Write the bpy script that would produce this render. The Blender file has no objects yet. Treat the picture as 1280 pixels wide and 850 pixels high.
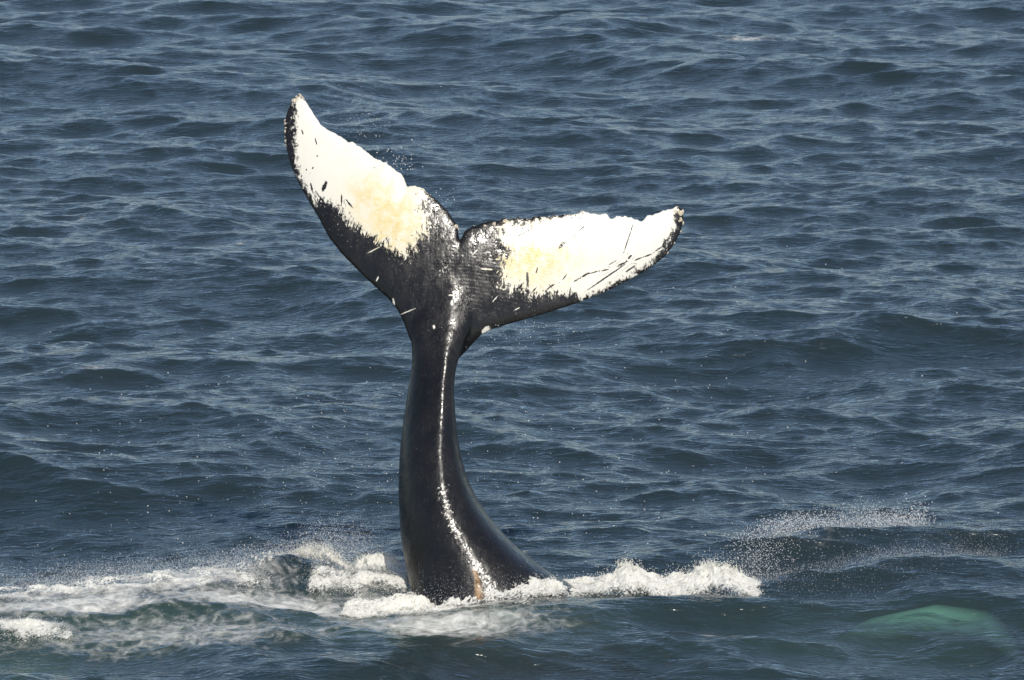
import bpy, math, random
import numpy as np
from mathutils import Vector, Matrix

rng = np.random.default_rng(11)
random.seed(5)
SC = bpy.context.scene
COL = SC.collection

# ------------------------------------------------------------------ camera
CAM = np.array([0.32, -50.0, 10.0])
FPX = 6375.0                       # focal length in pixels of a 1280 x 850 picture
PITCH = math.radians(8.44)         # looking down
cam_d = bpy.data.cameras.new('camera')
cam_d.sensor_width = 36.0
cam_d.lens = 36.0 * FPX / 1280.0
cam_d.clip_start = 0.5
cam_d.clip_end = 20000
cam = bpy.data.objects.new('camera', cam_d)
cam.location = CAM
cam.rotation_euler = (math.radians(90) - PITCH, 0, 0)
COL.objects.link(cam)
SC.camera = cam

# ------------------------------------------------------------------ sky, sun, exposure
SUN_EL, SUN_AZ = math.radians(50), math.radians(162)    # azimuth clockwise from +Y: behind the boat, a little to the right
world = bpy.data.worlds.new('World')
SC.world = world
world.use_nodes = True
wn = world.node_tree.nodes
wn.clear()
w_out = wn.new('ShaderNodeOutputWorld')
w_bg = wn.new('ShaderNodeBackground')
w_sky = wn.new('ShaderNodeTexSky')
w_sky.sky_type = 'NISHITA'
w_sky.sun_disc = False
w_sky.sun_elevation = SUN_EL
w_sky.sun_rotation = SUN_AZ
w_sky.air_density = 1.0
w_sky.dust_density = 1.1
w_sky.ozone_density = 1.9
w_bg.inputs['Strength'].default_value = 0.135
world.node_tree.links.new(w_sky.outputs[0], w_bg.inputs['Color'])
world.node_tree.links.new(w_bg.outputs[0], w_out.inputs['Surface'])

sun_d = bpy.data.lights.new('sun', 'SUN')
sun_d.energy = 4.2
sun_d.angle = math.radians(0.53)
sun_d.color = (1.0, 0.95, 0.86)
sun = bpy.data.objects.new('sun', sun_d)
sdir = Vector((math.sin(SUN_AZ) * math.cos(SUN_EL), math.cos(SUN_AZ) * math.cos(SUN_EL), math.sin(SUN_EL)))
sun.rotation_euler = sdir.to_track_quat('Z', 'Y').to_euler()
sun.location = (20, -40, 40)
COL.objects.link(sun)

SC.view_settings.view_transform = 'Standard'
SC.view_settings.look = 'None'
SC.view_settings.gamma = 1.0
SC.view_settings.use_curve_mapping = False
SC.view_settings.exposure = 0.0
SC.render.engine = 'CYCLES'
SC.cycles.use_denoising = True
SC.cycles.denoising_prefilter = 'ACCURATE'
SC.cycles.max_bounces = 8
SC.cycles.transparent_max_bounces = 12
SC.cycles.caustics_reflective = False
SC.cycles.caustics_refractive = False

# ------------------------------------------------------------------ measuring helpers
cp, sp_ = math.cos(PITCH), math.sin(PITCH)
FWD = np.array([0, cp, -sp_]); UP = np.array([0, sp_, cp]); RIGHT = np.array([1.0, 0, 0])

def ray(px, py):
    px = np.asarray(px, float); py = np.asarray(py, float)
    return FWD + RIGHT * ((px - 640) / FPX)[..., None] + UP * ((425 - py) / FPX)[..., None]

def at(px, py, Y):
    d = ray(px, py)
    t = (np.asarray(Y, float) - CAM[1]) / d[..., 1]
    return CAM + d * t[..., None]

def on_sea(px, py, z=0.0):
    d = ray(px, py)
    t = (z - CAM[2]) / d[..., 2]
    return CAM + d * t[..., None]

def chart(P):
    """metre position -> the flat chart (about 125 units a metre) in which the skin marks are laid out"""
    q = P - CAM
    dep = q @ FWD
    return np.stack([640 + FPX * (q @ RIGHT) / dep, 425 - FPX * (q @ UP) / dep], -1)

def smooth(a, b, x):
    t = np.clip((x - a) / (b - a), 0, 1)
    return t * t * (3 - 2 * t)

def mesh_from(name, verts, faces, mat=None, smooth_shade=True):
    verts = np.ascontiguousarray(verts, np.float32); faces = np.ascontiguousarray(faces, np.int32)
    me = bpy.data.meshes.new(name)
    n = faces.shape[1]
    me.vertices.add(len(verts)); me.vertices.foreach_set('co', verts.ravel())
    me.loops.add(faces.size); me.loops.foreach_set('vertex_index', faces.ravel())
    me.polygons.add(len(faces))
    me.polygons.foreach_set('loop_start', np.arange(0, faces.size, n, dtype=np.int32))
    me.update(calc_edges=True)
    me.validate()
    if smooth_shade:
        me.polygons.foreach_set('use_smooth', np.ones(len(me.polygons), bool))
    if mat: me.materials.append(mat)
    return me

def add_obj(name, me, parent=None, **props):
    o = bpy.data.objects.new(name, me)
    COL.objects.link(o)
    if parent: o.parent = parent
    for k, v in props.items(): o[k] = v
    return o

def add_attr(me, name, values):
    a = me.attributes.new(name, 'FLOAT', 'POINT')
    a.data.foreach_set('value', np.ascontiguousarray(values, np.float32))

# ------------------------------------------------------------------ node helpers
class NT:
    def __init__(s, name):
        s.mat = bpy.data.materials.new(name); s.mat.use_nodes = True
        s.t = s.mat.node_tree; s.t.nodes.clear()
        s.out = s.t.nodes.new('ShaderNodeOutputMaterial')
    def n(s, typ, **kw):
        nd = s.t.nodes.new(typ)
        for k, v in kw.items():
            if k.startswith('i_'):
                key = k[2:]
                key = int(key) if key.isdigit() else key
                s.set(nd.inputs[key], v)
            else: setattr(nd, k, v)
        return nd
    def set(s, sock, v):
        if isinstance(v, bpy.types.NodeSocket): s.t.links.new(v, sock)
        else: sock.default_value = v
    def m(s, op, a, b=0.0, c=0.0, clamp=False):
        nd = s.n('ShaderNodeMath', operation=op, use_clamp=clamp)
        for i, v in enumerate((a, b, c)): s.set(nd.inputs[i], v)
        return nd.outputs[0]
    def v(s, op, a, b=(0, 0, 0), scale=None):
        nd = s.n('ShaderNodeVectorMath', operation=op)
        s.set(nd.inputs[0], a); s.set(nd.inputs[1], b)
        if scale is not None: s.set(nd.inputs['Scale'], scale)
        return nd.outputs['Value'] if op in ('LENGTH', 'DOT_PRODUCT', 'DISTANCE') else nd.outputs[0]
    def noise(s, vec, scale, detail=3, rough=0.55, dist=0.0, color=False):
        nd = s.n('ShaderNodeTexNoise')
        s.set(nd.inputs['Vector'], vec)
        nd.inputs['Scale'].default_value = scale; nd.inputs['Detail'].default_value = detail
        nd.inputs['Roughness'].default_value = rough; nd.inputs['Distortion'].default_value = dist
        return nd.outputs['Color'] if color else nd.outputs['Fac']
    def sstep(s, x, a, b):
        nd = s.n('ShaderNodeMapRange', interpolation_type='SMOOTHSTEP')
        s.set(nd.inputs[0], x); s.set(nd.inputs[1], a); s.set(nd.inputs[2], b)
        return nd.outputs[0]
    def mixc(s, f, a, b):
        nd = s.n('ShaderNodeMix', data_type='RGBA')
        s.set(nd.inputs[0], f); s.set(nd.inputs[6], a); s.set(nd.inputs[7], b)
        return nd.outputs[2]
    def attr(s, name, vec=False):
        nd = s.n('ShaderNodeAttribute', attribute_name=name)
        return nd.outputs['Vector'] if vec else nd.outputs['Fac']
    def mixs(s, f, a, b):
        nd = s.n('ShaderNodeMixShader')
        s.set(nd.inputs[0], f); s.set(nd.inputs[1], a); s.set(nd.inputs[2], b)
        return nd.outputs[0]
    def bump(s, h, strength, dist, normal=None):
        nd = s.n('ShaderNodeBump'); s.set(nd.inputs['Height'], h)
        nd.inputs['Strength'].default_value = strength; nd.inputs['Distance'].default_value = dist
        if normal is not None: s.set(nd.inputs['Normal'], normal)
        return nd.outputs[0]
    def scalev(s, vec, sc):
        nd = s.n('ShaderNodeMapping'); s.set(nd.inputs['Vector'], vec)
        nd.inputs['Scale'].default_value = sc
        return nd.outputs[0]
    def done(s, shader):
        s.t.links.new(shader, s.out.inputs['Surface'])
        return s.mat

# ------------------------------------------------------------------ materials
def water_material():
    T = NT('sea_water')
    pos = T.n('ShaderNodeNewGeometry').outputs['Position']
    foam = T.attr('foam'); air_glow = T.attr('aerated_glow')
    # fine wind ripples too small for the mesh
    r1 = T.noise(T.scalev(pos, (0.38, 1.0, 1.0)), 7.0, 3, 0.6, 0.8)
    r2 = T.noise(T.scalev(pos, (0.4, 1.0, 1.0)), 22.0, 2, 0.6, 0.6)
    h = T.m('ADD', T.m('MULTIPLY', r1, 0.036), T.m('MULTIPLY', r2, 0.009))
    nrm = T.bump(h, 1.0, 1.0)
    # foam: lacework where thin, solid where dense
    fv = T.scalev(pos, (0.75, 0.6, 1.0))
    warp = T.v('ADD', fv, T.v('SCALE', T.noise(fv, 2.2, 3, color=True), scale=0.5))
    cells = T.n('ShaderNodeTexVoronoi', feature='DISTANCE_TO_EDGE')
    T.set(cells.inputs['Vector'], warp); cells.inputs['Scale'].default_value = 7.0
    lace = T.sstep(cells.outputs['Distance'], 0.0, 0.28)
    n1 = T.noise(T.scalev(warp, (0.7, 1, 1)), 8.0, 8, 0.74, 0.5)
    n2 = T.noise(fv, 14.0, 4, 0.65)
    thr = T.m('ADD', T.m('MULTIPLY', lace, 0.12), T.m('ADD', T.m('MULTIPLY', n1, 0.85), T.m('MULTIPLY', n2, 0.45)))
    mask = T.sstep(T.m('SUBTRACT', foam, T.m('SUBTRACT', thr, 0.42)), 0.0, 0.85)
    # water body: green-blue scattering, a share of light passing through to what swims below
    deepc = T.mixc(T.m('MULTIPLY', air_glow, 1.0, clamp=True), (0.027, 0.041, 0.046, 1), (0.075, 0.130, 0.100, 1))
    dif = T.n('ShaderNodeBsdfDiffuse', i_Color=deepc, i_Normal=nrm).outputs[0]
    tra = T.n('ShaderNodeBsdfTransparent', i_Color=(0.58, 0.95, 0.86, 1)).outputs[0]
    body = T.mixs(0.5, dif, tra)
    gl = T.n('ShaderNodeBsdfGlossy', i_Color=(1, 1, 1, 1), i_Roughness=0.16, i_Normal=nrm).outputs[0]
    fr = T.n('ShaderNodeFresnel', i_IOR=1.333, i_Normal=nrm).outputs[0]
    water = T.mixs(fr, body, gl)
    fb = T.bump(T.m('ADD', n1, n2), 0.8, 0.06)
    fd = T.n('ShaderNodeBsdfDiffuse', i_Color=(0.82, 0.80, 0.74, 1), i_Normal=fb).outputs[0]
    return T.done(T.mixs(mask, water, fd))

def foam_material():
    T = NT('white_water')
    pos = T.n('ShaderNodeNewGeometry').outputs['Position']
    d = T.n('ShaderNodeBsdfDiffuse', i_Color=(0.93, 0.91, 0.84, 1)).outputs[0]
    t = T.n('ShaderNodeBsdfTranslucent', i_Color=(0.93, 0.91, 0.84, 1)).outputs[0]
    f = T.mixs(0.4, d, t)
    n = T.noise(pos, 16.0, 5, 0.65)
    al = T.sstep(T.m('ADD', T.attr('cover'), T.m('MULTIPLY', T.m('SUBTRACT', n, 0.5), 1.1)), 0.0, 0.75)
    return T.done(T.mixs(T.m('MULTIPLY', al, 0.93), T.n('ShaderNodeBsdfTransparent').outputs[0], f))

def drop_material():
    T = NT('water_drops')
    d = T.n('ShaderNodeBsdfDiffuse', i_Color=(0.86, 0.86, 0.84, 1)).outputs[0]
    t = T.n('ShaderNodeBsdfTransparent', i_Color=(0.9, 0.93, 0.95, 1)).outputs[0]
    g = T.n('ShaderNodeBsdfGlossy', i_Color=(1, 1, 1, 1), i_Roughness=0.15).outputs[0]
    return T.done(T.mixs(0.12, T.mixs(0.2, d, t), g))

DARK_MARKS = [  # ax, ay, bx, by, half width: nicks and scratches in the white skin
    (403, 239, 408, 227, 2.6), (396, 241, 413, 265, 1.5), (388, 228, 391, 241, 1.2), (433, 250, 441, 260, 1.3),
    (427, 243, 427, 255, 1.1), (394, 173, 396, 181, 0.8), (377, 162, 379, 168, 0.8), (383, 211, 383, 213, 1.1),
    (390, 211, 392, 209, 1.0), (396, 195, 397, 195, 0.9), (699, 310, 707, 301, 2.2), (718, 294, 732, 281, 1.1),
    (722, 280, 729, 266, 1.0), (780, 315, 791, 281, 0.9), (735, 362, 782, 330, 1.1), (762, 360, 775, 350, 1.3),
    (670, 342, 672, 334, 0.9), (659, 340, 660, 358, 1.9), (782, 340, 794, 332, 1.2), (717, 298, 720, 287, 1.2),
    (640, 300, 664, 286, 0.8), (413, 255, 407, 270, 1.0), (421, 258, 417, 276, 1.0)]
_mr = random.Random(3)
for _i in range(15):        # raked strokes where the dark leading edge runs up into the white
    _x, _y = 402 + 5.6 * _i + _mr.uniform(-2, 2), 246 + 4.1 * _i + _mr.uniform(-4, 4)
    DARK_MARKS.append((_x, _y, _x - _mr.uniform(2, 7), _y + _mr.uniform(9, 17), _mr.uniform(0.7, 1.5)))
for _i in range(14):
    _x = 668 + 11.5 * _i + _mr.uniform(-3, 3); _y = 366 - 0.30 * (_x - 668) + _mr.uniform(-7, 2)
    DARK_MARKS.append((_x, _y, _x + _mr.uniform(5, 13), _y - _mr.uniform(2, 8), _mr.uniform(0.7, 1.4)))
PALE_MARKS = [  # scars in the black skin
    (601, 336, 616, 337, 1.1), (619, 284, 631, 284, 1.5), (603, 417, 612, 409, 4.0), (501, 393, 518, 386, 0.6),
    (491, 373, 493, 381, 1.2), (542, 406, 543, 411, 1.7), (460, 316, 474, 309, 0.6), (561, 369, 568, 369, 1.1),
    (565, 375, 565, 382, 1.8), (643, 388, 650, 384, 0.7),
    (616, 377, 622, 370, 0.7), (590, 319, 597, 312, 0.7), (597, 297, 600, 300, 1.0), (470, 352, 473, 346, 0.9)]

def skin_material():
    T = NT('whale_skin')
    pos = T.n('ShaderNodeTexCoord').outputs['Object']
    uv = T.attr('skin_chart', True)
    wsd = T.attr('white_distance'); rough_edge = T.attr('edge_wear'); yel = T.attr('diatom_film'); speck = T.attr('speckle')
    slash = T.attr('slit')
    def marks(name):
        sep = T.n('ShaderNodeSeparateXYZ'); T.set(sep.inputs[0], T.attr(name, True))
        al = T.m('MULTIPLY', T.m('SUBTRACT', sep.outputs[1], 0.5), 1.75)
        q = T.m('ADD', T.m('MULTIPLY', sep.outputs[0], sep.outputs[0]), T.m('MULTIPLY', al, al))
        q = T.m('ADD', q, T.m('MULTIPLY', T.m('SUBTRACT', T.noise(uv, 0.35, 4, 0.75), 0.5), 3.4))
        return T.m('MULTIPLY', T.sstep(q, 1.15, 0.6), T.sstep(sep.outputs[2], 7.0, 5.5))
    # broken edge of the white: brush-like flecks
    nA = T.noise(T.scalev(uv, (1.0, 0.75, 1.0)), 0.10, 5, 0.75, 1.5)
    mp = T.n('ShaderNodeMapping', i_Vector=uv, i_Rotation=(0, 0, 0.55), i_Scale=(1.25, 0.38, 1.0))
    nB = T.noise(mp.outputs[0], 0.26, 4, 0.7, 1.0)
    e = T.m('ADD', T.m('MULTIPLY', T.m('SUBTRACT', nA, 0.5), 84.0), T.m('MULTIPLY', T.m('SUBTRACT', nB, 0.5), 58.0))
    e = T.m('MULTIPLY', e, rough_edge)
    white = T.sstep(T.m('ADD', wsd, e), -2.2, 2.2)
    dm = marks('dark_marks')
    white = T.m('MAXIMUM', T.m('MULTIPLY', white, T.m('SUBTRACT', 1.0, dm)), T.m('MULTIPLY', T.attr('flipper_pale'), T.sstep(T.noise(pos, 2.0, 2, 0.5), 0.0, 0.5)))
    pm = marks('pale_marks')
    # pale scar and barnacle flecks, plus wet highlights painted along the lower keel
    fl = T.noise(uv, 0.22, 4, 0.72, 0.8)
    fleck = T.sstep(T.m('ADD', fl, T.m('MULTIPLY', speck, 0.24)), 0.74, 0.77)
    tiny = T.sstep(T.m('ADD', T.noise(T.scalev(uv, (1, 0.8, 1)), 0.55, 2, 0.6, 0.4), T.m('MULTIPLY', T.attr('flecks'), 0.07)), 0.805, 0.84)
    white = T.m('MAXIMUM', T.m('MAXIMUM', T.m('MAXIMUM', white, pm), fleck), tiny)
    film = T.m('MULTIPLY', yel, T.m('ADD', 0.30, T.m('MULTIPLY', T.sstep(T.noise(uv, 0.075, 5, 0.7, 0.8), 0.32, 0.70), 0.8)), clamp=True)
    pale = T.mixc(film, (0.70, 0.665, 0.575, 1), (0.62, 0.48, 0.17, 1))
    dn = T.noise(pos, 2.4, 5, 0.6)
    dark = T.mixc(T.sstep(dn, 0.3, 0.75), (0.0055, 0.0048, 0.0045, 1), (0.013, 0.0115, 0.0105, 1))
    col = T.mixc(white, dark, pale)
    col = T.mixc(T.m('MULTIPLY', slash, T.sstep(T.noise(T.scalev(uv, (1, .3, 1)), 0.25, 3), 0.25, 0.5)), col, (0.24, 0.135, 0.05, 1))
    # wet skin: water beads and runnels break the gloss up
    wet = T.noise(T.scalev(pos, (1, 1, 0.35)), 14.0, 4, 0.6)
    beads = T.noise(pos, 62.0, 2, 0.6)
    rgh = T.m('ADD', 0.15, T.m('MULTIPLY', T.sstep(T.m('ADD', T.m('MULTIPLY', wet, 0.5), T.m('MULTIPLY', T.noise(T.scalev(pos, (1, 1, 0.5)), 7.0, 4, 0.65), 0.5)), 0.38, 0.62), 0.20))
    h = T.m('ADD', T.m('ADD', T.m('MULTIPLY', wet, 0.006), T.m('MULTIPLY', T.noise(pos, 5.0, 3, 0.55), 0.009)), T.m('MULTIPLY', T.sstep(beads, 0.56, 0.8), 0.0035))
    nrm = T.n('ShaderNodeBump', i_Height=h, i_Distance=1.0, i_Strength=T.m('SUBTRACT', 0.85, T.m('MULTIPLY', white, 0.65))).outputs[0]
    p = T.n('ShaderNodeBsdfPrincipled', i_Roughness=rgh, i_Normal=nrm)
    T.set(p.inputs['Base Color'], col)
    T.set(p.inputs['Specular IOR Level'], T.m('MULTIPLY', T.attr('dry'), 0.36))
    return T.done(p.outputs[0])

def barnacle_material():
    T = NT('barnacle_shell')
    pos = T.n('ShaderNodeTexCoord').outputs['Object']
    c = T.mixc(T.noise(pos, 30, 3), (0.75, 0.70, 0.58, 1), (0.38, 0.27, 0.13, 1))
    p = T.n('ShaderNodeBsdfPrincipled', i_Roughness=0.6)
    T.set(p.inputs['Base Color'], c)
    return T.done(p.outputs[0])

def deep_material():
    T = NT('deep_water')
    d = T.n('ShaderNodeBsdfDiffuse', i_Color=(0.006, 0.022, 0.026, 1)).outputs[0]
    return T.done(d)

M_WATER, M_FOAM, M_DROP, M_SKIN, M_BARN, M_DEEP = (water_material(), foam_material(), drop_material(),
                                                   skin_material(), barnacle_material(), deep_material())

# ------------------------------------------------------------------ sea surface
class Waves:
    """wind sea in one band of wavelengths, periodic over a square tile"""
    def __init__(s, L, N, lam_min, lam_max, rms, wind, spread, seed):
        g = np.random.default_rng(seed)
        k1 = np.fft.fftfreq(N, L / N) * 2 * math.pi
        kx, ky = np.meshgrid(k1, k1, indexing='ij')
        k = np.hypot(kx, ky); k[0, 0] = 1e-6
        cosw = (kx * math.cos(wind) + ky * math.sin(wind)) / k
        P = k ** -3.3 * (np.abs(cosw) ** spread * np.where(cosw > 0, 1, 0.25) + 0.05)
        lam = 2 * math.pi / k
        P *= smooth(lam_min * 0.8, lam_min * 1.25, lam) * (1 - smooth(lam_max * 0.8, lam_max * 1.25, lam))
        H = np.sqrt(P) * (g.normal(size=(N, N)) + 1j * g.normal(size=(N, N)))
        h = np.fft.ifft2(H)
        sc = rms / h.real.std()
        s.h = (h.real * sc).astype(np.float32)
        s.dx = (np.fft.ifft2(1j * kx / k * H).real * sc).astype(np.float32)
        s.dy = (np.fft.ifft2(1j * ky / k * H).real * sc).astype(np.float32)
        s.L, s.N = L, N
    def sample(s, x, y):
        u = (x / s.L % 1.0) * s.N; v = (y / s.L % 1.0) * s.N
        i = np.floor(u).astype(np.int32); j = np.floor(v).astype(np.int32)
        fu = (u - i).astype(np.float32); fv = (v - j).astype(np.float32)
        i %= s.N; j %= s.N; i1 = (i + 1) % s.N; j1 = (j + 1) % s.N
        w00 = (1 - fu) * (1 - fv); w10 = fu * (1 - fv); w01 = (1 - fu) * fv; w11 = fu * fv
        return [a[i, j] * w00 + a[i1, j] * w10 + a[i, j1] * w01 + a[i1, j1] * w11 for a in (s.h, s.dx, s.dy)]

WIND = math.radians(-112)
BANDS = [(Waves(97.0, 512, 3.0, 18.0, 0.112, WIND, 2.0, 3), 1.15, 1.5),
         (Waves(23.7, 512, 0.7, 3.0, 0.034, WIND + 0.35, 2.0, 8), 1.25, 0.4),
         (Waves(7.3, 512, 0.15, 0.7, 0.0088, WIND + 0.1, 2.2, 21), 1.1, 0.08)]

# (chart x, chart y, half length, half height, strength) of the whale's foam on the sea
FOAM_BEDS = [(150, 750, 230, 14, 0.88), (25, 791, 65, 5, 0.95), (330, 768, 210, 14, 0.74), (560, 762, 130, 8, 1.10),
             (570, 784, 150, 16, 0.74), (478, 722, 52, 12, 0.95), (450, 742, 70, 14, 0.75), (240, 720, 200, 15, 0.66),
             (840, 734, 105, 7, 1.15), (715, 736, 50, 7, 0.80), (220, 800, 280, 19, 0.57), (80, 772, 160, 15, 0.80),
             (1010, 690, 60, 18, 0.36), (1090, 657, 90, 9, 0.36), (1100, 722, 160, 7, 0.34), (95, 281, 12, 6, 0.50),
             (200, 90, 20, 4, 0.70), (300, 92, 14, 4, 0.62), (940, 55, 40, 4, 0.55), (292, 312, 16, 4, 0.62),
             (120, 467, 24, 4, 0.55), (650, 705, 30, 8, 0.5), (60, 835, 70, 12, 0.48), (1150, 640, 5, 3, 0.6)]
AIR_GLOW_BEDS = [(1080, 795, 220, 32, 0.35), (30, 832, 80, 20, 1.0), (690, 745, 75, 10, 0.8), (540, 785, 220, 24, 0.7), (150, 795, 280, 24, 0.6)]  # first bed paints the flipper's teal glow into the water; others are bubbles
# (x, y, sx, sy, height, angle): water heaped up by the moving tail
HEAPS = [(1.95, -0.80, 1.35, 0.36, 0.22, 0.03), (0.75, -1.35, 0.8, 0.4, 0.14, 0.05), (-2.05, 0.30, 0.55, 0.40, 0.22, 0.25),
         (-3.2, 0.0, 1.6, 0.5, 0.07, 0.0), (-1.8, -3.6, 1.1, 0.5, 0.16, 0.1), (0.3, -2.6, 0.8, 0.45, 0.10, 0.0),
         (3.6, 2.2, 1.3, 0.45, 0.20, 0.30), (4.6, 0.6, 1.5, 0.35, 0.10, 0.15), (0.1, -0.2, 0.9, 0.6, 0.04, 0)]

def bed_field(x, y, beds):
    F = np.zeros_like(x)
    for px, py, rx, ry, s in beds:
        c = on_sea(px, py); e = on_sea(px + rx, py); t = on_sea(px, py - ry)
        sx = abs(e[0] - c[0]); sy = abs(t[1] - c[1])
        d2 = ((x - c[0]) / sx) ** 2 + ((y - c[1]) / sy) ** 2
        F = np.maximum(F, s * np.exp(-0.8 * d2))
    return F

def sea(x, y, cell=None):
    """rest grid -> displaced points, foam and the bubble and flipper-glow tint"""
    X, Y, Z = x.astype(np.float32).copy(), y.astype(np.float32).copy(), np.zeros_like(x, np.float32)
    for w, chop, lim in BANDS:
        h, dx, dy = w.sample(x, y)
        f = 1.0 if cell is None else 1 - smooth(lim * 0.9, lim * 2.6, cell)
        Z += h * f; X += chop * dx * f; Y += chop * dy * f
    calm = np.exp(-((x / 2.2) ** 2 + (y / 1.6) ** 2))
    Z *= 1 - 0.4 * calm
    for hx, hy, sx, sy, hh, a in HEAPS:
        u = (x - hx) * math.cos(a) + (y - hy) * math.sin(a); v = -(x - hx) * math.sin(a) + (y - hy) * math.cos(a)
        Z += hh * np.exp(-(u / sx) ** 2 - (v / sy) ** 2)
    near = (np.abs(x) < 14) & (y > -12) & (y < 95)
    F = np.zeros_like(Z); A = np.zeros_like(Z)
    F[near] = bed_field(x[near], y[near], FOAM_BEDS)
    A[near] = bed_field(x[near], y[near], AIR_GLOW_BEDS)
    # churned water is rougher
    h, dx, dy = BANDS[2][0].sample(x * 1.7 + 3, y * 1.7 + 1)
    Z += h * F * 1.4
    return X, Y, Z, F, A

def axis(lo, hi, step, far, grow=1.09):
    a = list(np.arange(lo, hi + 1e-6, step)) if not callable(step) else None
    if a is None:
        a = [lo]
        while a[-1] < hi: a.append(a[-1] + step(a[-1]))
    s = a[-1] - a[-2]; up = []; v = a[-1]
    while v < far[1]: s *= grow if s < 0.7 else 1.22; v += s; up.append(v)
    s = a[1] - a[0]; dn = []; v = a[0]
    while v > far[0]: s *= grow if s < 0.7 else 1.22; v -= s; dn.append(v)
    return np.array(dn[::-1] + a + up)

xs = axis(-13.5, 14.0, 0.058, (-9000, 9000), 1.035)
ys = axis(-6.5, 84.0, lambda y: 0.056 * ((y + 50) / 44.0) ** 0.9, (-9000, 9000), 1.05)
gx, gy = np.meshgrid(xs, ys, indexing='ij')
cellx = np.gradient(xs)[:, None]; celly = np.gradient(ys)[None, :]
cell = np.maximum(cellx + 0 * celly, celly + 0 * cellx)
SX, SY, SZ, SF, SA = sea(gx.ravel(), gy.ravel(), cell.ravel())
nx, ny = len(xs), len(ys)
idx = np.arange(nx * ny).reshape(nx, ny)
quads = np.stack([idx[:-1, :-1], idx[1:, :-1], idx[1:, 1:], idx[:-1, 1:]], -1).reshape(-1, 4)
me = mesh_from('sea', np.stack([SX, SY, SZ], -1), quads, M_WATER)
add_attr(me, 'foam', SF); add_attr(me, 'aerated_glow', SA)
add_obj('sea', me, kind='structure', label='dark slate blue wind-rippled open sea surface with streaks of foam')

g = np.array([-9000, 9000.0])
dv = np.array([[-9000, -9000, -14], [9000, -9000, -14], [9000, 9000, -14], [-9000, 9000, -14]], float)
add_obj('deep_water', mesh_from('deep_water', dv, np.array([[0, 1, 2, 3]]), M_DEEP, False), kind='structure',
        label='dark green depth of the sea under the waves')

# ------------------------------------------------------------------ the whale
LEAD_L = [(374, 117), (366, 124), (359, 138), (355, 154), (356, 170), (357, 182), (361, 201), (371, 225), (385, 251), (399, 274),
          (411, 297), (426, 316), (445, 336), (466, 356), (485, 373), (497, 388), (504, 402), (512, 424), (526, 446), (545, 458)]
TRAIL_L = [(374, 117), (382, 126), (391, 140), (401, 155), (408, 161), (418, 166), (430, 173), (437, 179), (441, 177), (448, 181),
           (458, 189), (467, 197), (475, 199), (484, 205), (493, 211), (502, 216), (507, 226), (510, 236), (513, 233), (518, 232),
           (528, 235), (535, 240), (542, 246), (550, 253), (557, 260), (565, 271), (572, 281), (573, 290), (575, 306)]
LEAD_R = [(545, 458), (566, 456), (580, 442), (590, 431), (600, 420), (614, 412), (630, 407), (648, 402), (685, 391), (722, 379),
          (755, 366), (785, 351), (810, 337), (830, 322), (842, 307), (851, 290), (855, 275), (854, 263), (850, 258)]
TRAIL_R = [(575, 306), (578, 295), (582, 288), (592, 282), (605, 278), (620, 275), (635, 273), (652, 272), (667, 271), (684, 270),
           (700, 269), (710, 267), (720, 266), (728, 263), (736, 265), (750, 269), (756, 266), (760, 268), (763, 277), (766, 275),
           (770, 270), (785, 271), (795, 274), (801, 276), (804, 273), (812, 269), (827, 264), (840, 260), (846, 257), (850, 258)]

def resample(pts, n):
    p = np.array(pts, float)
    d = np.r_[0, np.cumsum(np.hypot(*np.diff(p, axis=0).T))]
    t = np.linspace(0, d[-1], n)
    return np.stack([np.interp(t, d, p[:, 0]), np.interp(t, d, p[:, 1])], -1)

def lean(px, py):
    """how far back from the waterline each point of the raised tail stands (m)"""
    z = (745 - np.asarray(py, float)) / 125.0
    base = 0.21 * z + 0.024 * np.clip(z, 0, 5) ** 2
    side = (np.asarray(px, float) - 562) / 125.0
    fl = smooth(450, 330, np.asarray(py, float))
    return base + fl * np.where(side < 0, 0.07, 0.05) * side ** 2

NS, NC = 230, 34
lead = np.vstack([resample(LEAD_L, NS), resample(LEAD_R, NS)[1:]])
trail = np.vstack([resample(TRAIL_L, NS), resample(TRAIL_R, NS)[1:]])
trail += np.convolve(rng.normal(0, 2.4, len(trail) * 2), [.25, .5, .25], 'same').reshape(-1, 2) * [0.3, 1.0] * np.sin(np.linspace(0, math.pi, len(trail)))[:, None] ** .3
c = (1 - np.cos(np.linspace(0, math.pi, NC))) / 2
P2 = lead[:, None] * (1 - c)[None, :, None] + trail[:, None] * c[None, :, None]
s = np.linspace(-1, 1, len(lead))
chord = np.hypot(*(trail - lead).T) / 125.0
tmax = 0.018 + 0.085 * np.minimum(chord, 1.3)
ex = 0.75 - 0.5 * np.exp(-(s / 0.16) ** 2)
prof = (c[None] ** 0.5) * (1 - c[None]) ** ex[:, None]
prof = prof / prof.max(axis=1, keepdims=True)
thick = tmax[:, None] * prof + 0.020 * (np.sin(np.pi * c) ** 0.25)[None] * smooth(0, 0.25, chord)[:, None]
cen = at(P2[..., 0], P2[..., 1], lean(P2[..., 0], P2[..., 1]))
front = cen.copy(); front[..., 1] -= thick * 0.5
back = cen.copy(); back[..., 1] += thick * 1.3
V = [front.reshape(-1, 3), back.reshape(-1, 3)]
nS = len(lead); ii = np.arange(nS * NC).reshape(nS, NC)
qf = np.stack([ii[:-1, :-1], ii[1:, :-1], ii[1:, 1:], ii[:-1, 1:]], -1).reshape(-1, 4)
FACES = [qf, qf[:, ::-1] + nS * NC]
off = 2 * nS * NC
def rim(j):
    a = ii[:, j]
    return np.stack([a[:-1], a[1:], a[1:] + nS * NC, a[:-1] + nS * NC], -1)
FACES += [rim(0)[:, ::-1], rim(NC - 1)]

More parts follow.
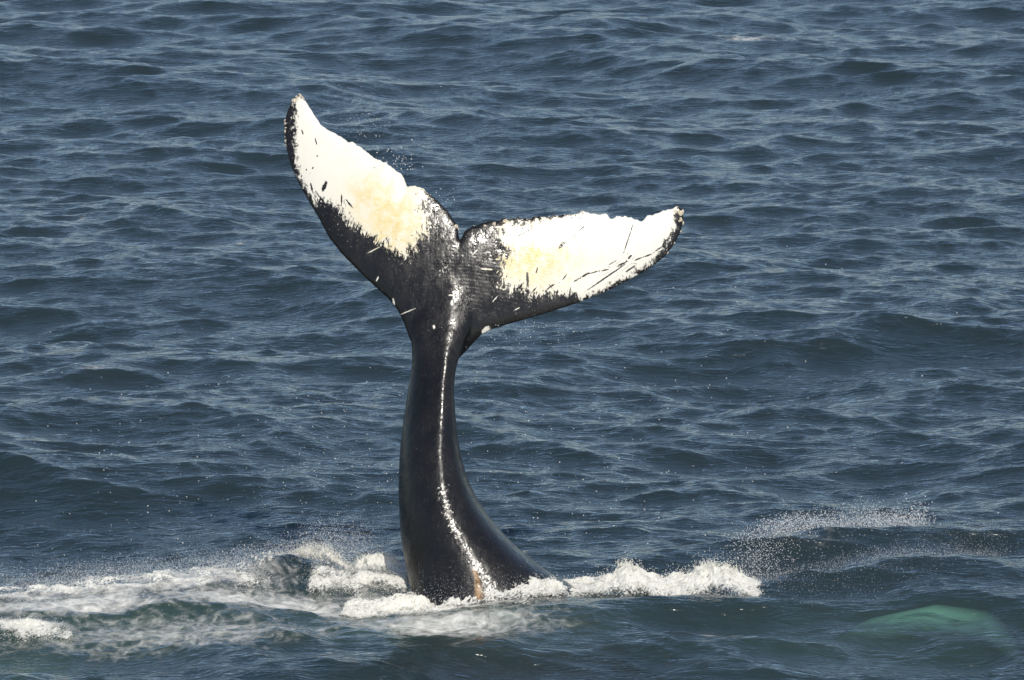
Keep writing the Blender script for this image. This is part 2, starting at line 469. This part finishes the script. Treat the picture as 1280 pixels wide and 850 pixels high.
# tail stock: rings from the fluke root down past the waterline into the body
ROWS = [(300, 567, 574), (318, 555, 584), (340, 542, 592), (370, 526, 596), (400, 513, 594), (420, 513, 584), (440, 515, 575), (460, 515, 568), (480, 511, 566),
        (500, 508, 567), (520, 505, 569), (540, 502, 571), (560, 500, 575), (580, 499, 579), (600, 498, 585), (620, 498, 594),
        (640, 499, 606), (660, 500, 622), (680, 502, 640), (700, 506, 663), (720, 509, 690), (745, 516, 735)]
RIDGE = np.array([(300, 572), (330, 568), (380, 564), (440, 557), (480, 553), (520, 551), (560, 549), (590, 551), (620, 556), (645, 563),
                  (670, 575), (700, 590), (745, 602)], float)
rr = np.array(ROWS, float)
py_f = np.linspace(300, 745, 120)
Lx = np.interp(py_f, rr[:, 0], rr[:, 1]); Rx = np.interp(py_f, rr[:, 0], rr[:, 2])
ker = np.ones(7) / 7
def sm(a): return np.convolve(np.pad(a, 3, mode='edge'), ker, 'valid')
Lx, Rx = sm(Lx), sm(Rx)
rg = sm(np.interp(py_f, RIDGE[:, 0], RIDGE[:, 1]))
Yc = lean(562 + 0 * py_f, py_f)
Lp = at(Lx, py_f, Yc); Rp = at(Rx, py_f, Yc); Gp = at(rg, py_f, Yc)
depth = np.interp(py_f, [300, 340, 400, 440, 520, 600, 680, 745], [0.02, 0.06, 0.13, 0.22, 0.35, 0.47, 0.62, 0.76])
ridge_off = (Gp - (Lp + Rp) / 2)[:, 0]
subL = np.array([(-0.58, -0.45), (-0.35, -1.05), (0.1, -1.8), (0.9, -2.8), (2.3, -3.9), (4.2, -4.7), (6.3, -4.9), (8.2, -4.5), (9.4, -4.0), (9.9, -3.7)])
subR = np.array([(1.15, -0.28), (1.55, -0.65), (2.1, -1.1), (2.9, -1.55), (4.0, -2.0), (5.5, -2.35), (7.2, -2.6), (8.6, -2.9), (9.6, -3.25), (9.95, -3.6)])
subd = np.array([0.88, 1.0, 1.1, 1.2, 1.3, 1.35, 1.3, 1.0, 0.55, 0.06])
suby = np.array([-0.02, -0.02, 0.0, 0.1, 0.2, 0.3, 0.3, 0.3, 0.3, 0.3])
tt = np.linspace(0, 9, 70)
def ip(a): return np.interp(tt, np.arange(10), a)
SL = np.stack([ip(subL[:, 0]), ip(suby), ip(subL[:, 1])], -1); SR = np.stack([ip(subR[:, 0]), ip(suby), ip(subR[:, 1])], -1)
RL = np.vstack([Lp, SL]); RR_ = np.vstack([Rp, SR]); RD = np.r_[depth, ip(subd)]
RO = np.r_[ridge_off, np.full(70, 0.0)]
NR = 64
th = np.linspace(0, 2 * math.pi, NR, endpoint=False)
ring = []
for L_, R_, D_, O_ in zip(RL, RR_, RD, RO):
    C_ = (L_ + R_) / 2; W_ = (R_ - L_) / 2
    cs, sn = np.cos(th), np.sin(th)
    frontish = np.clip(-sn, 0, 1)
    u = np.sign(cs) * np.abs(cs) ** 0.92
    w = np.sign(sn) * np.abs(sn) ** 1.0
    keel = np.exp(-((th - 1.5 * math.pi) / 0.24) ** 2) * 0.030 * min(1, D_ / 0.2) * max(0, min(1, (0.70 - D_) / 0.2))
    p = C_ + u[:, None] * W_ + np.array([0, 1, 0]) * (w * D_ - keel)[:, None] + np.array([1, 0, 0]) * (O_ * frontish ** 1.5)[:, None]
    ring.append(p)
ring = np.array(ring)
V.append(ring.reshape(-1, 3))
jj = np.arange(len(ring) * NR).reshape(len(ring), NR) + off
jn = np.roll(jj, -1, axis=1)
FACES.append(np.stack([jj[:-1], jj[1:], jn[1:], jn[:-1]], -1).reshape(-1, 4))
capc = off + len(ring) * NR
V.append(np.stack([ring[0].mean(0), ring[-1].mean(0)]))
FACES.append(np.stack([jj[0], jn[0], np.full(NR, capc), np.full(NR, capc)], -1))
FACES.append(np.stack([jn[-1], jj[-1], np.full(NR, capc + 1), np.full(NR, capc + 1)], -1))
off = capc + 2
# long white flipper held out just under the surface
spine = np.array([(5.6, -0.3, -3.0), (5.75, 0.3, -2.2), (5.65, 0.9, -1.1), (5.15, 0.80, -0.50), (4.5, 0.50, -0.36), (3.8, 0.20, -0.40), (3.2, -0.1, -0.7)])
half = np.array([0.40, 0.42, 0.45, 0.48, 0.46, 0.32, 0.04])
chd = np.array([0.35, 1.0, 0.16]); chd /= np.linalg.norm(chd)
fr_ = []
t2 = np.linspace(0, 6, 40)
for t in t2:
    cpos = np.array([np.interp(t, np.arange(7), spine[:, k]) for k in range(3)])
    hw = np.interp(t, np.arange(7), half)
    a = np.linspace(0, 2 * math.pi, 32, endpoint=False)
    fr_.append(cpos + np.cos(a)[:, None] * hw * chd + np.sin(a)[:, None] * np.array([0, -0.1, 1]) * hw * 0.16)
fr_ = np.array(fr_)
V.append(fr_.reshape(-1, 3))
kk = np.arange(40 * 32).reshape(40, 32) + off; kn = np.roll(kk, -1, axis=1)
FACES.append(np.stack([kk[:-1], kn[:-1], kn[1:], kk[1:]], -1).reshape(-1, 4))
V.append(np.stack([fr_[0].mean(0), fr_[-1].mean(0)])); cc = off + 40 * 32
FACES.append(np.stack([kn[0], kk[0], np.full(32, cc), np.full(32, cc)], -1))
FACES.append(np.stack([kk[-1], kn[-1], np.full(32, cc + 1), np.full(32, cc + 1)], -1))

import bmesh
bm = bmesh.new()
allv = np.vstack(V)
bv = [bm.verts.new(v) for v in allv]
for q in np.vstack(FACES):
    u = list(dict.fromkeys(q.tolist()))
    if len(u) >= 3:
        try: bm.faces.new([bv[i] for i in u])
        except ValueError: pass
bmesh.ops.remove_doubles(bm, verts=bm.verts, dist=1e-5)
bmesh.ops.recalc_face_normals(bm, faces=bm.faces)
def remeshed(bm_, voxel, its):
    raw = bpy.data.meshes.new('raw'); bm_.to_mesh(raw)
    tmp = bpy.data.objects.new('tmp', raw); COL.objects.link(tmp)
    rm = tmp.modifiers.new('r', 'REMESH'); rm.mode = 'VOXEL'; rm.voxel_size = voxel
    s_ = tmp.modifiers.new('s', 'SMOOTH'); s_.factor = 0.5; s_.iterations = its
    dg = bpy.context.evaluated_depsgraph_get()
    m_ = bpy.data.meshes.new_from_object(tmp.evaluated_get(dg))
    bpy.data.objects.remove(tmp); bpy.data.meshes.remove(raw)
    return m_
coarse = remeshed(bm, 0.07, 2)                       # the deep part of the body needs no fine surface
res = bmesh.ops.bisect_plane(bm, geom=bm.verts[:] + bm.edges[:] + bm.faces[:], plane_co=(0, 0, -0.6), plane_no=(0, 0, -1), clear_outer=True)
bmesh.ops.holes_fill(bm, edges=[e for e in bm.edges if e.is_boundary])
fine = remeshed(bm, 0.0135, 5)
bm.free()
bm = bmesh.new(); bm.from_mesh(coarse)
bmesh.ops.delete(bm, geom=[v for v in bm.verts if v.co.z > -0.42], context='VERTS')
bm.from_mesh(fine)
body = bpy.data.meshes.new('humpback_whale'); bm.to_mesh(body); bm.free()
bpy.data.meshes.remove(coarse); bpy.data.meshes.remove(fine)
body.name = 'humpback_whale'
nv = len(body.vertices)
co = np.empty(nv * 3, np.float32); body.vertices.foreach_get('co', co); co = co.reshape(-1, 3).astype(float)
nm = np.empty(nv * 3, np.float32); body.vertices.foreach_get('normal', nm); nm = nm.reshape(-1, 3)
body.polygons.foreach_set('use_smooth', np.ones(len(body.polygons), bool))
uvp = chart(co)
# even out the join of the two lobes and the stock below the notch
wj = np.exp(-((uvp[:, 0] - 566) / 26) ** 4 - ((uvp[:, 1] - 372) / 56) ** 4) * (nm[:, 1] < 0.2) * (co[:, 2] > 0.5)
sel = np.where(wj > 0.02)[0]
ed = np.empty(len(body.edges) * 2, np.int32); body.edges.foreach_get('vertices', ed); ed = ed.reshape(-1, 2)
lut = np.full(nv, -1); lut[sel] = np.arange(len(sel))
e1 = ed[lut[ed[:, 0]] >= 0]; e2 = ed[lut[ed[:, 1]] >= 0][:, ::-1]
ee = np.vstack([e1, e2]); own = lut[ee[:, 0]]; cnt = np.bincount(own, minlength=len(sel)).astype(float)
for _ in range(90):
    avg = np.bincount(own, co[ee[:, 1], 1], len(sel)) / cnt
    co[sel, 1] += wj[sel] * 0.7 * (avg - co[sel, 1])
wf = smooth(0.75, 0.93, np.abs(nm[:, 1])) * smooth(440, 415, uvp[:, 1]) * (co[:, 2] > 0.5)      # fair the broad faces of the blades
sel = np.where(wf > 0.02)[0]
lut[:] = -1; lut[sel] = np.arange(len(sel))
ee = np.vstack([ed[lut[ed[:, 0]] >= 0], ed[lut[ed[:, 1]] >= 0][:, ::-1]]); own = lut[ee[:, 0]]; cnt = np.bincount(own, minlength=len(sel)).astype(float)
for _ in range(30):
    avg = np.bincount(own, co[ee[:, 1], 1], len(sel)) / cnt
    co[sel, 1] += wf[sel] * 0.6 * (avg - co[sel, 1])
body.vertices.foreach_set('co', co.astype(np.float32).ravel()); body.update()
body.vertices.foreach_get('normal', (nb := np.empty(nv * 3, np.float32))); nm = nb.reshape(-1, 3)
uvp = chart(co)

def poly_sd(p, poly):
    """signed distance, positive inside"""
    poly = np.array(poly, float); n = len(poly)
    d = np.full(len(p), 1e9); ins = np.zeros(len(p), bool)
    for i in range(n):
        a, b = poly[i], poly[(i + 1) % n]
        e = b - a; w = p - a
        t = np.clip((w @ e) / (e @ e), 0, 1)
        d = np.minimum(d, np.hypot(*(w - t[:, None] * e).T))
        cnd = ((a[1] > p[:, 1]) != (b[1] > p[:, 1]))
        xi = (b[0] - a[0]) * (p[:, 1] - a[1]) / (b[1] - a[1] + 1e-12) + a[0]
        ins ^= cnd & (p[:, 0] < xi)
    return np.where(ins, d, -d)

WHITE_L = [(374, 112), (372, 126), (370, 147), (367, 168), (371, 189), (372, 211), (380, 229), (386, 243), (400, 256), (414, 253),
           (429, 264), (440, 282), (455, 293), (472, 299), (484, 308), (498, 318), (506, 322), (514, 312), (521, 298), (536, 290),
           (534, 272), (524, 260), (534, 250), (532, 236), (520, 222), (505, 200), (470, 180), (430, 155), (400, 130), (385, 112)]
WHITE_R = [(634, 281), (626, 297), (638, 314), (627, 330), (627, 355), (638, 364), (652, 357), (665, 371), (685, 366), (700, 366),
           (718, 366), (727, 375), (755, 361), (785, 347), (810, 331), (825, 315), (836, 297), (843, 278), (846, 250), (810, 255),
           (760, 252), (730, 256), (718, 268), (695, 274), (667, 274), (660, 281), (650, 278)]
sdL, sdR = poly_sd(uvp, WHITE_L), poly_sd(uvp, WHITE_R)
wsd = np.maximum(sdL, sdR)
above = co[:, 2] > 0.5
wsd = np.where(above & (nm[:, 1] < 0.25), wsd, -60)
fp = np.where(~above, np.clip(1.35 * np.exp(-1.0 * (((co[:, 0] - 4.5) / 0.85) ** 2 + ((co[:, 1] - 0.52 - 0.45 * (co[:, 0] - 4.5)) / 0.31) ** 2)) - 0.28, 0, 1) * (co[:, 2] < -0.15) * (co[:, 2] > -1.0), 0)
add_attr(body, 'flipper_pale', fp)  # painted glow: pale centre fades out as deeper water would dim it
# wear: the inner ends fray, the tips keep a crisper border
wear = np.clip(0.42 + 0.55 * np.exp(-((uvp[:, 0] - 565) / 110) ** 2), 0, 1.2)
film = 0.9 * np.exp(-((uvp[:, 0] - 492) / 46) ** 2 - ((uvp[:, 1] - 280) / 44) ** 2) \
     + 1.15 * np.exp(-((uvp[:, 0] - 665) / 52) ** 2 - ((uvp[:, 1] - 318) / 40) ** 2) \
     + 0.55 * np.exp(-((uvp[:, 0] - 460) / 26) ** 2 - ((uvp[:, 1] - 240) / 22) ** 2)
def dist_path(p, path):
    path = np.array(path, float); d = np.full(len(p), 1e9)
    for a, b in zip(path[:-1], path[1:]):
        e = b - a; w = p - a
        t = np.clip((w @ e) / (e @ e + 1e-9), 0, 1)
        d = np.minimum(d, np.hypot(*(w - t[:, None] * e).T))
    return d
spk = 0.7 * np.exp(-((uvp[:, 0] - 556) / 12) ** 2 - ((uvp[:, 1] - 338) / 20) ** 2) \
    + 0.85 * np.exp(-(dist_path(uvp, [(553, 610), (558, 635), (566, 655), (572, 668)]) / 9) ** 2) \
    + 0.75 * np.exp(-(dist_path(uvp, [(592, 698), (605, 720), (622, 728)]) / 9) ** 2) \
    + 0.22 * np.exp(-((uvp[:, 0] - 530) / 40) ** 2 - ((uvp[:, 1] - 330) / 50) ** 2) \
    + 0.2 * np.exp(-((uvp[:, 0] - 580) / 35) ** 2 - ((uvp[:, 1] - 290) / 14) ** 2)  # keel-path terms paint wet highlights into the skin; the others are scars
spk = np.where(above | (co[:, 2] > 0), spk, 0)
slit = np.exp(-(dist_path(uvp, [(593, 712), (596, 724), (599, 745)]) / np.interp(uvp[:, 1], [700, 745], [1.5, 5.0])) ** 4)
slit = np.where((nm[:, 1] < 0.1) & (co[:, 2] > -0.12), slit, 0)
add_attr(body, 'white_distance', wsd); add_attr(body, 'edge_wear', wear); add_attr(body, 'diatom_film', film)
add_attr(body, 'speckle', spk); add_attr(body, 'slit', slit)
add_attr(body, 'dry', smooth(-0.15, -0.02, co[:, 2]))
add_attr(body, 'flecks', np.where(above, smooth(60, 5, np.abs(wsd)) * 0.9 + 0.35 * smooth(520, 380, uvp[:, 1]) + 0.15, np.where(co[:, 2] > 0, 0.25, -1)))
def mark_field(p, lst):
    best = np.full(len(p), 1e9); out = np.zeros((len(p), 3))
    for ax, ay, bx, by, r in lst:
        A = np.array([ax, ay], float); e = np.array([bx - ax, by - ay], float)
        ln = max(np.hypot(*e), 2.0 * r); e = e / max(np.hypot(*e), 1e-6)
        A = A + e * (np.hypot(bx - ax, by - ay) - ln) / 2
        w = p - A; t = w @ e; q = w @ np.array([-e[1], e[0]])
        d = np.hypot(q, t - np.clip(t, 0, ln))
        k = d < best
        best[k] = d[k]
        out[k] = np.stack([q[k] / r, np.clip(t[k] / ln, -1, 2), d[k]], -1)
    return out
for nm_, lst in (('dark_marks', DARK_MARKS), ('pale_marks', PALE_MARKS)):
    va = body.attributes.new(nm_, 'FLOAT_VECTOR', 'POINT')
    va.data.foreach_set('vector', mark_field(uvp, lst).astype(np.float32).ravel())
va = body.attributes.new('skin_chart', 'FLOAT_VECTOR', 'POINT')
va.data.foreach_set('vector', np.c_[uvp, nm[:, 1] * 12].astype(np.float32).ravel())
body.materials.clear(); body.materials.append(M_SKIN)
whale = add_obj('humpback_whale', body, label='black humpback whale tail raised out of the sea with white patched flukes', category='whale')

# barnacles crusting the fluke tips and edges
def barnacle_mesh(seed):
    g = random.Random(seed); vs = []; fs = []
    prof_ = [(1.0, 0.0), (0.92, 0.25), (0.68, 0.58), (0.36, 0.70), (0.26, 0.48)]
    k = 8
    jit = [1 + g.uniform(-.18, .18) for _ in range(k)]
    for r, z in prof_:
        for i in range(k):
            a = 2 * math.pi * i / k
            vs.append((r * jit[i] * math.cos(a), r * jit[i] * math.sin(a), z * (1 + g.uniform(-.1, .1))))
    for r in range(len(prof_) - 1):
        for i in range(k):
            fs.append((r * k + i, r * k + (i + 1) % k, (r + 1) * k + (i + 1) % k, (r + 1) * k + i))
    m_ = mesh_from('barnacle', np.array(vs), np.array(fs), M_BARN)
    return m_
bms = [barnacle_mesh(i) for i in range(3)]
spots = []
for path, n, wdt in (([(366, 124), (374, 117), (380, 124)], 9, 3.0), ([(356, 150), (356, 182)], 7, 0.8), ([(846, 262), (853, 264), (852, 279)], 11, 3.0),
                     ([(571, 283), (574, 287)], 2, 0.8), ([(592, 284), (632, 276)], 4, 1.0), ([(852, 290), (835, 316)], 3, 1.0)):
    p = resample(path, n)
    spots += [(x + random.uniform(-wdt, wdt), y + random.uniform(-wdt, wdt)) for x, y in p]
fr_mask = np.where(above & (nm[:, 1] < 0.6))[0]
for k, (bx, by) in enumerate(spots):
    d = np.hypot(uvp[fr_mask, 0] - bx, uvp[fr_mask, 1] - by)
    i = fr_mask[np.argmin(d)]
    o = add_obj('barnacle', bms[k % 3], whale)
    r = random.uniform(0.012, 0.026)
    o.location = co[i] - nm[i] * r * 0.2
    o.rotation_euler = Vector(nm[i]).to_track_quat('Z', 'Y').to_euler()
    o.scale = (r, r * random.uniform(.8, 1.1), r * 0.9)

# ------------------------------------------------------------------ white water and spray (real drops)
OCT = np.array([(1, 0, 0), (-1, 0, 0), (0, 1, 0), (0, -1, 0), (0, 0, 1), (0, 0, -1)], float)
OCF = np.array([(0, 2, 4), (2, 1, 4), (1, 3, 4), (3, 0, 4), (2, 0, 5), (1, 2, 5), (3, 1, 5), (0, 3, 5)])
def drops(name, pos, rad, mat, label, category, stretch=None):
    n = len(pos)
    sc = np.ones((n, 3)) if stretch is None else stretch
    q = rng.normal(size=(n, 3)) * 0.25
    base = OCT[None] * (1 + rng.uniform(-.25, .25, size=(n, 6, 1)))
    v = pos[:, None] + base * (rad[:, None] * sc)[:, None, :]
    v[..., 0] += base[..., 2] * (q[:, 0] * rad)[:, None]
    f = OCF[None] + (np.arange(n) * 6)[:, None, None]
    return add_obj(name, mesh_from(name, v.reshape(-1, 3), f.reshape(-1, 3), mat), kind='stuff', label=label, category=category)

def sea_z(x, y):
    return sea(np.asarray(x, float), np.asarray(y, float))[2]

class Grain:
    """periodic fractal noise, mean 0 and deviation 1"""
    def __init__(s, L, N, lmin, lmax, slope, seed):
        g = np.random.default_rng(seed)
        k1 = np.fft.fftfreq(N, L / N) * 2 * math.pi
        kx, ky = np.meshgrid(k1, k1, indexing='ij'); k = np.hypot(kx, ky); k[0, 0] = 1e-6
        lam = 2 * math.pi / k
        A = k ** -slope * smooth(lmin * .7, lmin * 1.3, lam) * (1 - smooth(lmax * .7, lmax * 1.3, lam))
        h = np.fft.ifft2(A * (g.normal(size=(N, N)) + 1j * g.normal(size=(N, N)))).real
        s.h = h / h.std(); s.L, s.N = L, N
    def __call__(s, x, y):
        u = (x / s.L % 1.0) * s.N; v = (y / s.L % 1.0) * s.N
        i = np.floor(u).astype(int); j = np.floor(v).astype(int); fu = u - i; fv = v - j
        i %= s.N; j %= s.N; i1 = (i + 1) % s.N; j1 = (j + 1) % s.N
        return (s.h[i, j] * (1 - fu) + s.h[i1, j] * fu) * (1 - fv) + (s.h[i, j1] * (1 - fu) + s.h[i1, j1] * fu) * fv
G_BIG, G_MID, G_FINE = Grain(5.3, 512, 0.12, 0.7, 1.9, 1), Grain(2.9, 512, 0.035, 0.14, 1.3, 2), Grain(1.7, 512, 0.016, 0.05, 1.0, 4)

def foam_sheet(path, dep, rough=0.05, cover=0.0, steep=1.4):
    """lumpy heap of foam over the sea; path: (chart x, base y, top y); returns verts, quads, crest points"""
    p = np.array(path, float)
    kpath = np.linspace(0, 1, len(p))
    a0 = on_sea(p[:, 0], p[:, 1])
    length = np.hypot(*np.diff(a0[:, :2], axis=0).T).sum()
    nu = int(length / 0.011); nw = int(dep * 2 / 0.014)
    t = np.linspace(0, 1, nu); v = np.linspace(-1, 1, nw)
    X = np.interp(t, kpath, a0[:, 0]); Y = np.interp(t, kpath, a0[:, 1]); H = np.interp(t, kpath, (p[:, 1] - p[:, 2]) / 125.0)
    gx_, gv = np.meshgrid(np.arange(nu), v, indexing='ij')
    x = X[gx_]; y = Y[gx_] + gv * dep; h = H[gx_]
    big = G_BIG(x, y * 0.8); mid = np.abs(G_MID(x, y)); fine = G_FINE(x, y)
    envl = np.clip(1 - np.abs(gv) ** 1.6, 0, 1) ** steep * smooth(0, 0.06, t)[gx_] * smooth(1, 0.94, t)[gx_]
    z = h * envl * (0.85 + 0.28 * big) + (envl ** 0.5) * rough * (0.9 - 0.75 * mid + 0.22 * fine)
    base = sea_z(x.ravel(), y.ravel()).reshape(x.shape)
    cov = envl * 1.6 + 0.30 * big + 0.22 * fine - 0.25 * mid + cover - 0.35
    xx = x + 0.35 * rough * G_MID(x + 1, y + 2); yy = y + 0.6 * rough * G_MID(x + 2, y)
    P_ = np.stack([xx, yy, base + z - 0.012], -1).reshape(-1, 3)
    id_ = np.arange(nu * nw).reshape(nu, nw)
    q = np.stack([id_[:-1, :-1], id_[1:, :-1], id_[1:, 1:], id_[:-1, 1:]], -1).reshape(-1, 4)
    q = q[(cov.ravel()[q] > -0.45).any(1)]
    used = np.unique(q); remap = np.zeros(nu * nw, int); remap[used] = np.arange(len(used))
    keep = used[rng.uniform(size=len(used)) < np.clip(envl.ravel()[used], 0.15, 1)]
    return P_[used], remap[q], P_[keep], h.ravel()[keep], cov.ravel()[used]

def splash(name, label, category, sheets, fringe, jets=60, jet_len=0.10, rmax=0.0075):
    VV, QQ, o_, CV = [], [], 0, []
    TP, TR = [], []
    for sh in sheets:
        v_, q_, cr, hh, cv = foam_sheet(*sh); CV.append(cv)
        VV.append(v_); QQ.append(q_ + o_); o_ += len(v_)
        k = rng.integers(0, len(cr), fringe // len(sheets))
        up = np.abs(rng.normal(0, 1, len(k))) * (0.012 + 0.20 * hh[k])
        TP.append(cr[k] + np.stack([rng.normal(0, .03, len(k)), rng.normal(0, .06, len(k)), up], -1))
        TR.append(rng.uniform(0.0025, rmax, len(k)))
        top = np.argsort(-(cr[:, 2] + rng.normal(0, .03, len(cr))))[:max(jets * 12, 10)]
        for j in rng.choice(top, jets // len(sheets) + 1):
            d = np.array([rng.normal(0, .5), rng.normal(0, .4), 1.0]); d /= np.linalg.norm(d)
            L_ = jet_len * rng.uniform(.3, 1.0) * min(1, hh[j] / 0.15 + 0.2); m_ = 14
            tt_ = np.linspace(0, 1, m_)
            TP.append(cr[j] + d * (tt_ * L_)[:, None] - np.array([0, 0, .25]) * (L_ * tt_ ** 2)[:, None] + rng.normal(0, .004, (m_, 3)))
            TR.append(0.010 * (1 - 0.65 * tt_) * rng.uniform(.5, 1, m_))
    vq = np.vstack(VV); qq = np.vstack(QQ)
    tri = np.vstack([qq[:, [0, 1, 2]], qq[:, [0, 2, 3]]])
    P_, R_ = np.vstack(TP), np.concatenate(TR)
    n = len(P_)
    base = OCT[None] * (1 + rng.uniform(-.25, .25, size=(n, 6, 1)))
    dv_ = (P_[:, None] + base * R_[:, None, None]).reshape(-1, 3)
    df = (OCF[None] + (np.arange(n) * 6)[:, None, None]).reshape(-1, 3) + len(vq)
    m_ = mesh_from(name, np.vstack([vq, dv_]), np.vstack([tri, df]), M_FOAM)
    add_attr(m_, 'cover', np.r_[np.concatenate(CV), np.full(len(dv_), 3.0)])
    add_obj(name, m_, kind='stuff', label=label, category=category)

splash('breaking_foam', 'bright white breaking splash on the sea to the right of the tail stock', 'splash',
       [([(690, 742, 737), (720, 741, 734), (745, 741, 729), (768, 741, 716), (785, 741, 712), (805, 741, 718), (830, 742, 728), (850, 742, 725), (868, 742, 715),
          (888, 743, 704), (900, 743, 707), (915, 743, 720), (935, 744, 736), (960, 745, 743)], 0.62, 0.018, 0.0)], 3000, 80, 0.11, 0.005)
splash('waterline_foam', 'ring of white foam where the black tail stock enters the sea', 'foam',
       [([(420, 768, 765), (460, 765, 760), (510, 760, 752), (545, 758, 749), (575, 757, 747), (600, 757, 741), (640, 757, 740), (675, 755, 737), (718, 748, 732)], 0.50, 0.020, 0.05),
        ([(440, 728, 718), (465, 728, 708), (490, 728, 708), (520, 728, 710), (560, 728, 716)], 0.45, 0.022, -0.2)], 2200, 40, 0.07, 0.005)
splash('leaping_foam', 'small curling burst of white water leaping beside the tail stock', 'splash',
       [([(335, 728, 724), (360, 727, 716), (376, 726, 706), (390, 725, 698), (402, 726, 702), (420, 729, 714), (450, 733, 726)], 0.24, 0.022, -0.25)], 2600, 110, 0.14, 0.0045)
splash('trailing_foam', 'long low bank of frothy foam trailing across the sea from the tail', 'foam',
       [([(-30, 757, 749), (60, 756, 746), (130, 755, 747), (200, 752, 745), (260, 750, 742), (310, 750, 745), (350, 748, 742)], 0.95, 0.014, -0.85),
        ([(-30, 795, 791), (10, 795, 791), (40, 795, 792), (95, 796, 794)], 0.45, 0.014, -0.45),
        ([(380, 752, 744), (430, 748, 738), (480, 744, 736), (512, 744, 738)], 0.6, 0.016, -0.4)], 3500, 30, 0.05, 0.0045)

def cat(*parts):
    return np.vstack([p for p, _ in parts]), np.concatenate([r for _, r in parts])

def cloud(path, n, rmin, rmax, sx, sz, sy=0.5, drop_h=0.0):
    """path: (chart x, chart y of the sea below, height m)"""
    p = np.array(path, float); t = rng.uniform(0, 1, n); k = np.linspace(0, 1, len(p))
    X = np.interp(t, k, p[:, 0]); B = np.interp(t, k, p[:, 1]); H = np.interp(t, k, p[:, 2])
    c_ = on_sea(X, B)
    x = c_[:, 0] + rng.normal(0, sx, n); y = c_[:, 1] + rng.normal(0, sy, n)
    z = sea_z(x, y) + np.abs(H * rng.uniform(0.0, 1.0, n) + rng.normal(0, sz, n))
    r = rmin + (rmax - rmin) * rng.uniform(0, 1, n) ** 3
    return np.stack([x, y, z], -1), r
P, R = cat(cloud([(925, 715, .05), (960, 700, .18), (1000, 680, .22), (1050, 668, .16), (1100, 665, .12), (1150, 660, .10)], 14000, 0.0010, 0.0062, 0.10, 0.03, 0.5),
           cloud([(1140, 660, .2), (1155, 660, .25)], 160, 0.003, 0.010, 0.06, 0.05, 0.1),
           cloud([(960, 735, .03), (1040, 728, .08), (1120, 722, .08), (1200, 705, .06), (1250, 690, .04)], 7000, 0.0009, 0.0036, 0.12, 0.02, 0.5))
drops('flung_spray', P, R, M_DROP, 'arc of fine grey water drops flung over the sea beyond the breaking splash', 'spray')
P, R = cat(cloud([(0, 742, .10), (100, 735, .12), (200, 728, .12), (300, 722, .12), (380, 716, .20), (470, 720, .25)], 26000, 0.0010, 0.0042, 0.25, 0.04, 0.9),
           cloud([(380, 715, .35), (410, 712, .40), (450, 715, .35), (500, 722, .25)], 7000, 0.0010, 0.0042, 0.15, 0.06, 0.4),
           cloud([(500, 770, .30), (560, 770, .25), (640, 768, .22), (700, 765, .12)], 3500, 0.0010, 0.0035, 0.10, 0.08, 0.3))
drops('drifting_spray', P, R, M_DROP, 'veil of fine spray hanging over the foam trail left of the tail', 'spray')
# drops falling from the trailing edge of the left fluke lobe and the right lobe's root
def fluke_drops(n, cx, cy, sx, sy, rmin, rmax):
    px = rng.normal(cx, sx, n); py = rng.normal(cy, sy, n)
    return at(px, py, lean(px, py) + rng.normal(0.15, 0.25, n)), rmin + (rmax - rmin) * rng.uniform(0, 1, n) ** 2
P, R = cat(fluke_drops(110, 455, 158, 16, 14, 0.0015, 0.0055), fluke_drops(35, 432, 118, 12, 14, 0.0015, 0.005),
           fluke_drops(90, 498, 200, 14, 12, 0.003, 0.009), fluke_drops(140, 650, 414, 45, 9, 0.002, 0.007), fluke_drops(60, 480, 190, 40, 26, 0.002, 0.006), fluke_drops(50, 600, 440, 14, 12, 0.002, 0.006), fluke_drops(25, 550, 245, 12, 8, 0.003, 0.007))
drops('falling_drops', P, R, M_DROP, 'scattered water drops falling off the edges of the raised flukes', 'drops')
# drops raining back on the sea round the tail
n = 1300
px = rng.normal(520, 260, n); py = np.where(px > 760, rng.normal(520, 100, n), rng.normal(610, 75, n))
q = on_sea(px, np.clip(py, 200, 735)); q[:, 2] = sea_z(q[:, 0], q[:, 1]) + np.abs(rng.normal(0, 0.12, n))
rd = drops('raining_drops', q, 0.0024 + 0.0066 * rng.uniform(0, 1, n) ** 3, M_FOAM, 'glinting water drops raining back on the waves round the tail', 'drops')
add_attr(rd.data, 'cover', np.full(len(rd.data.vertices), 3.0))
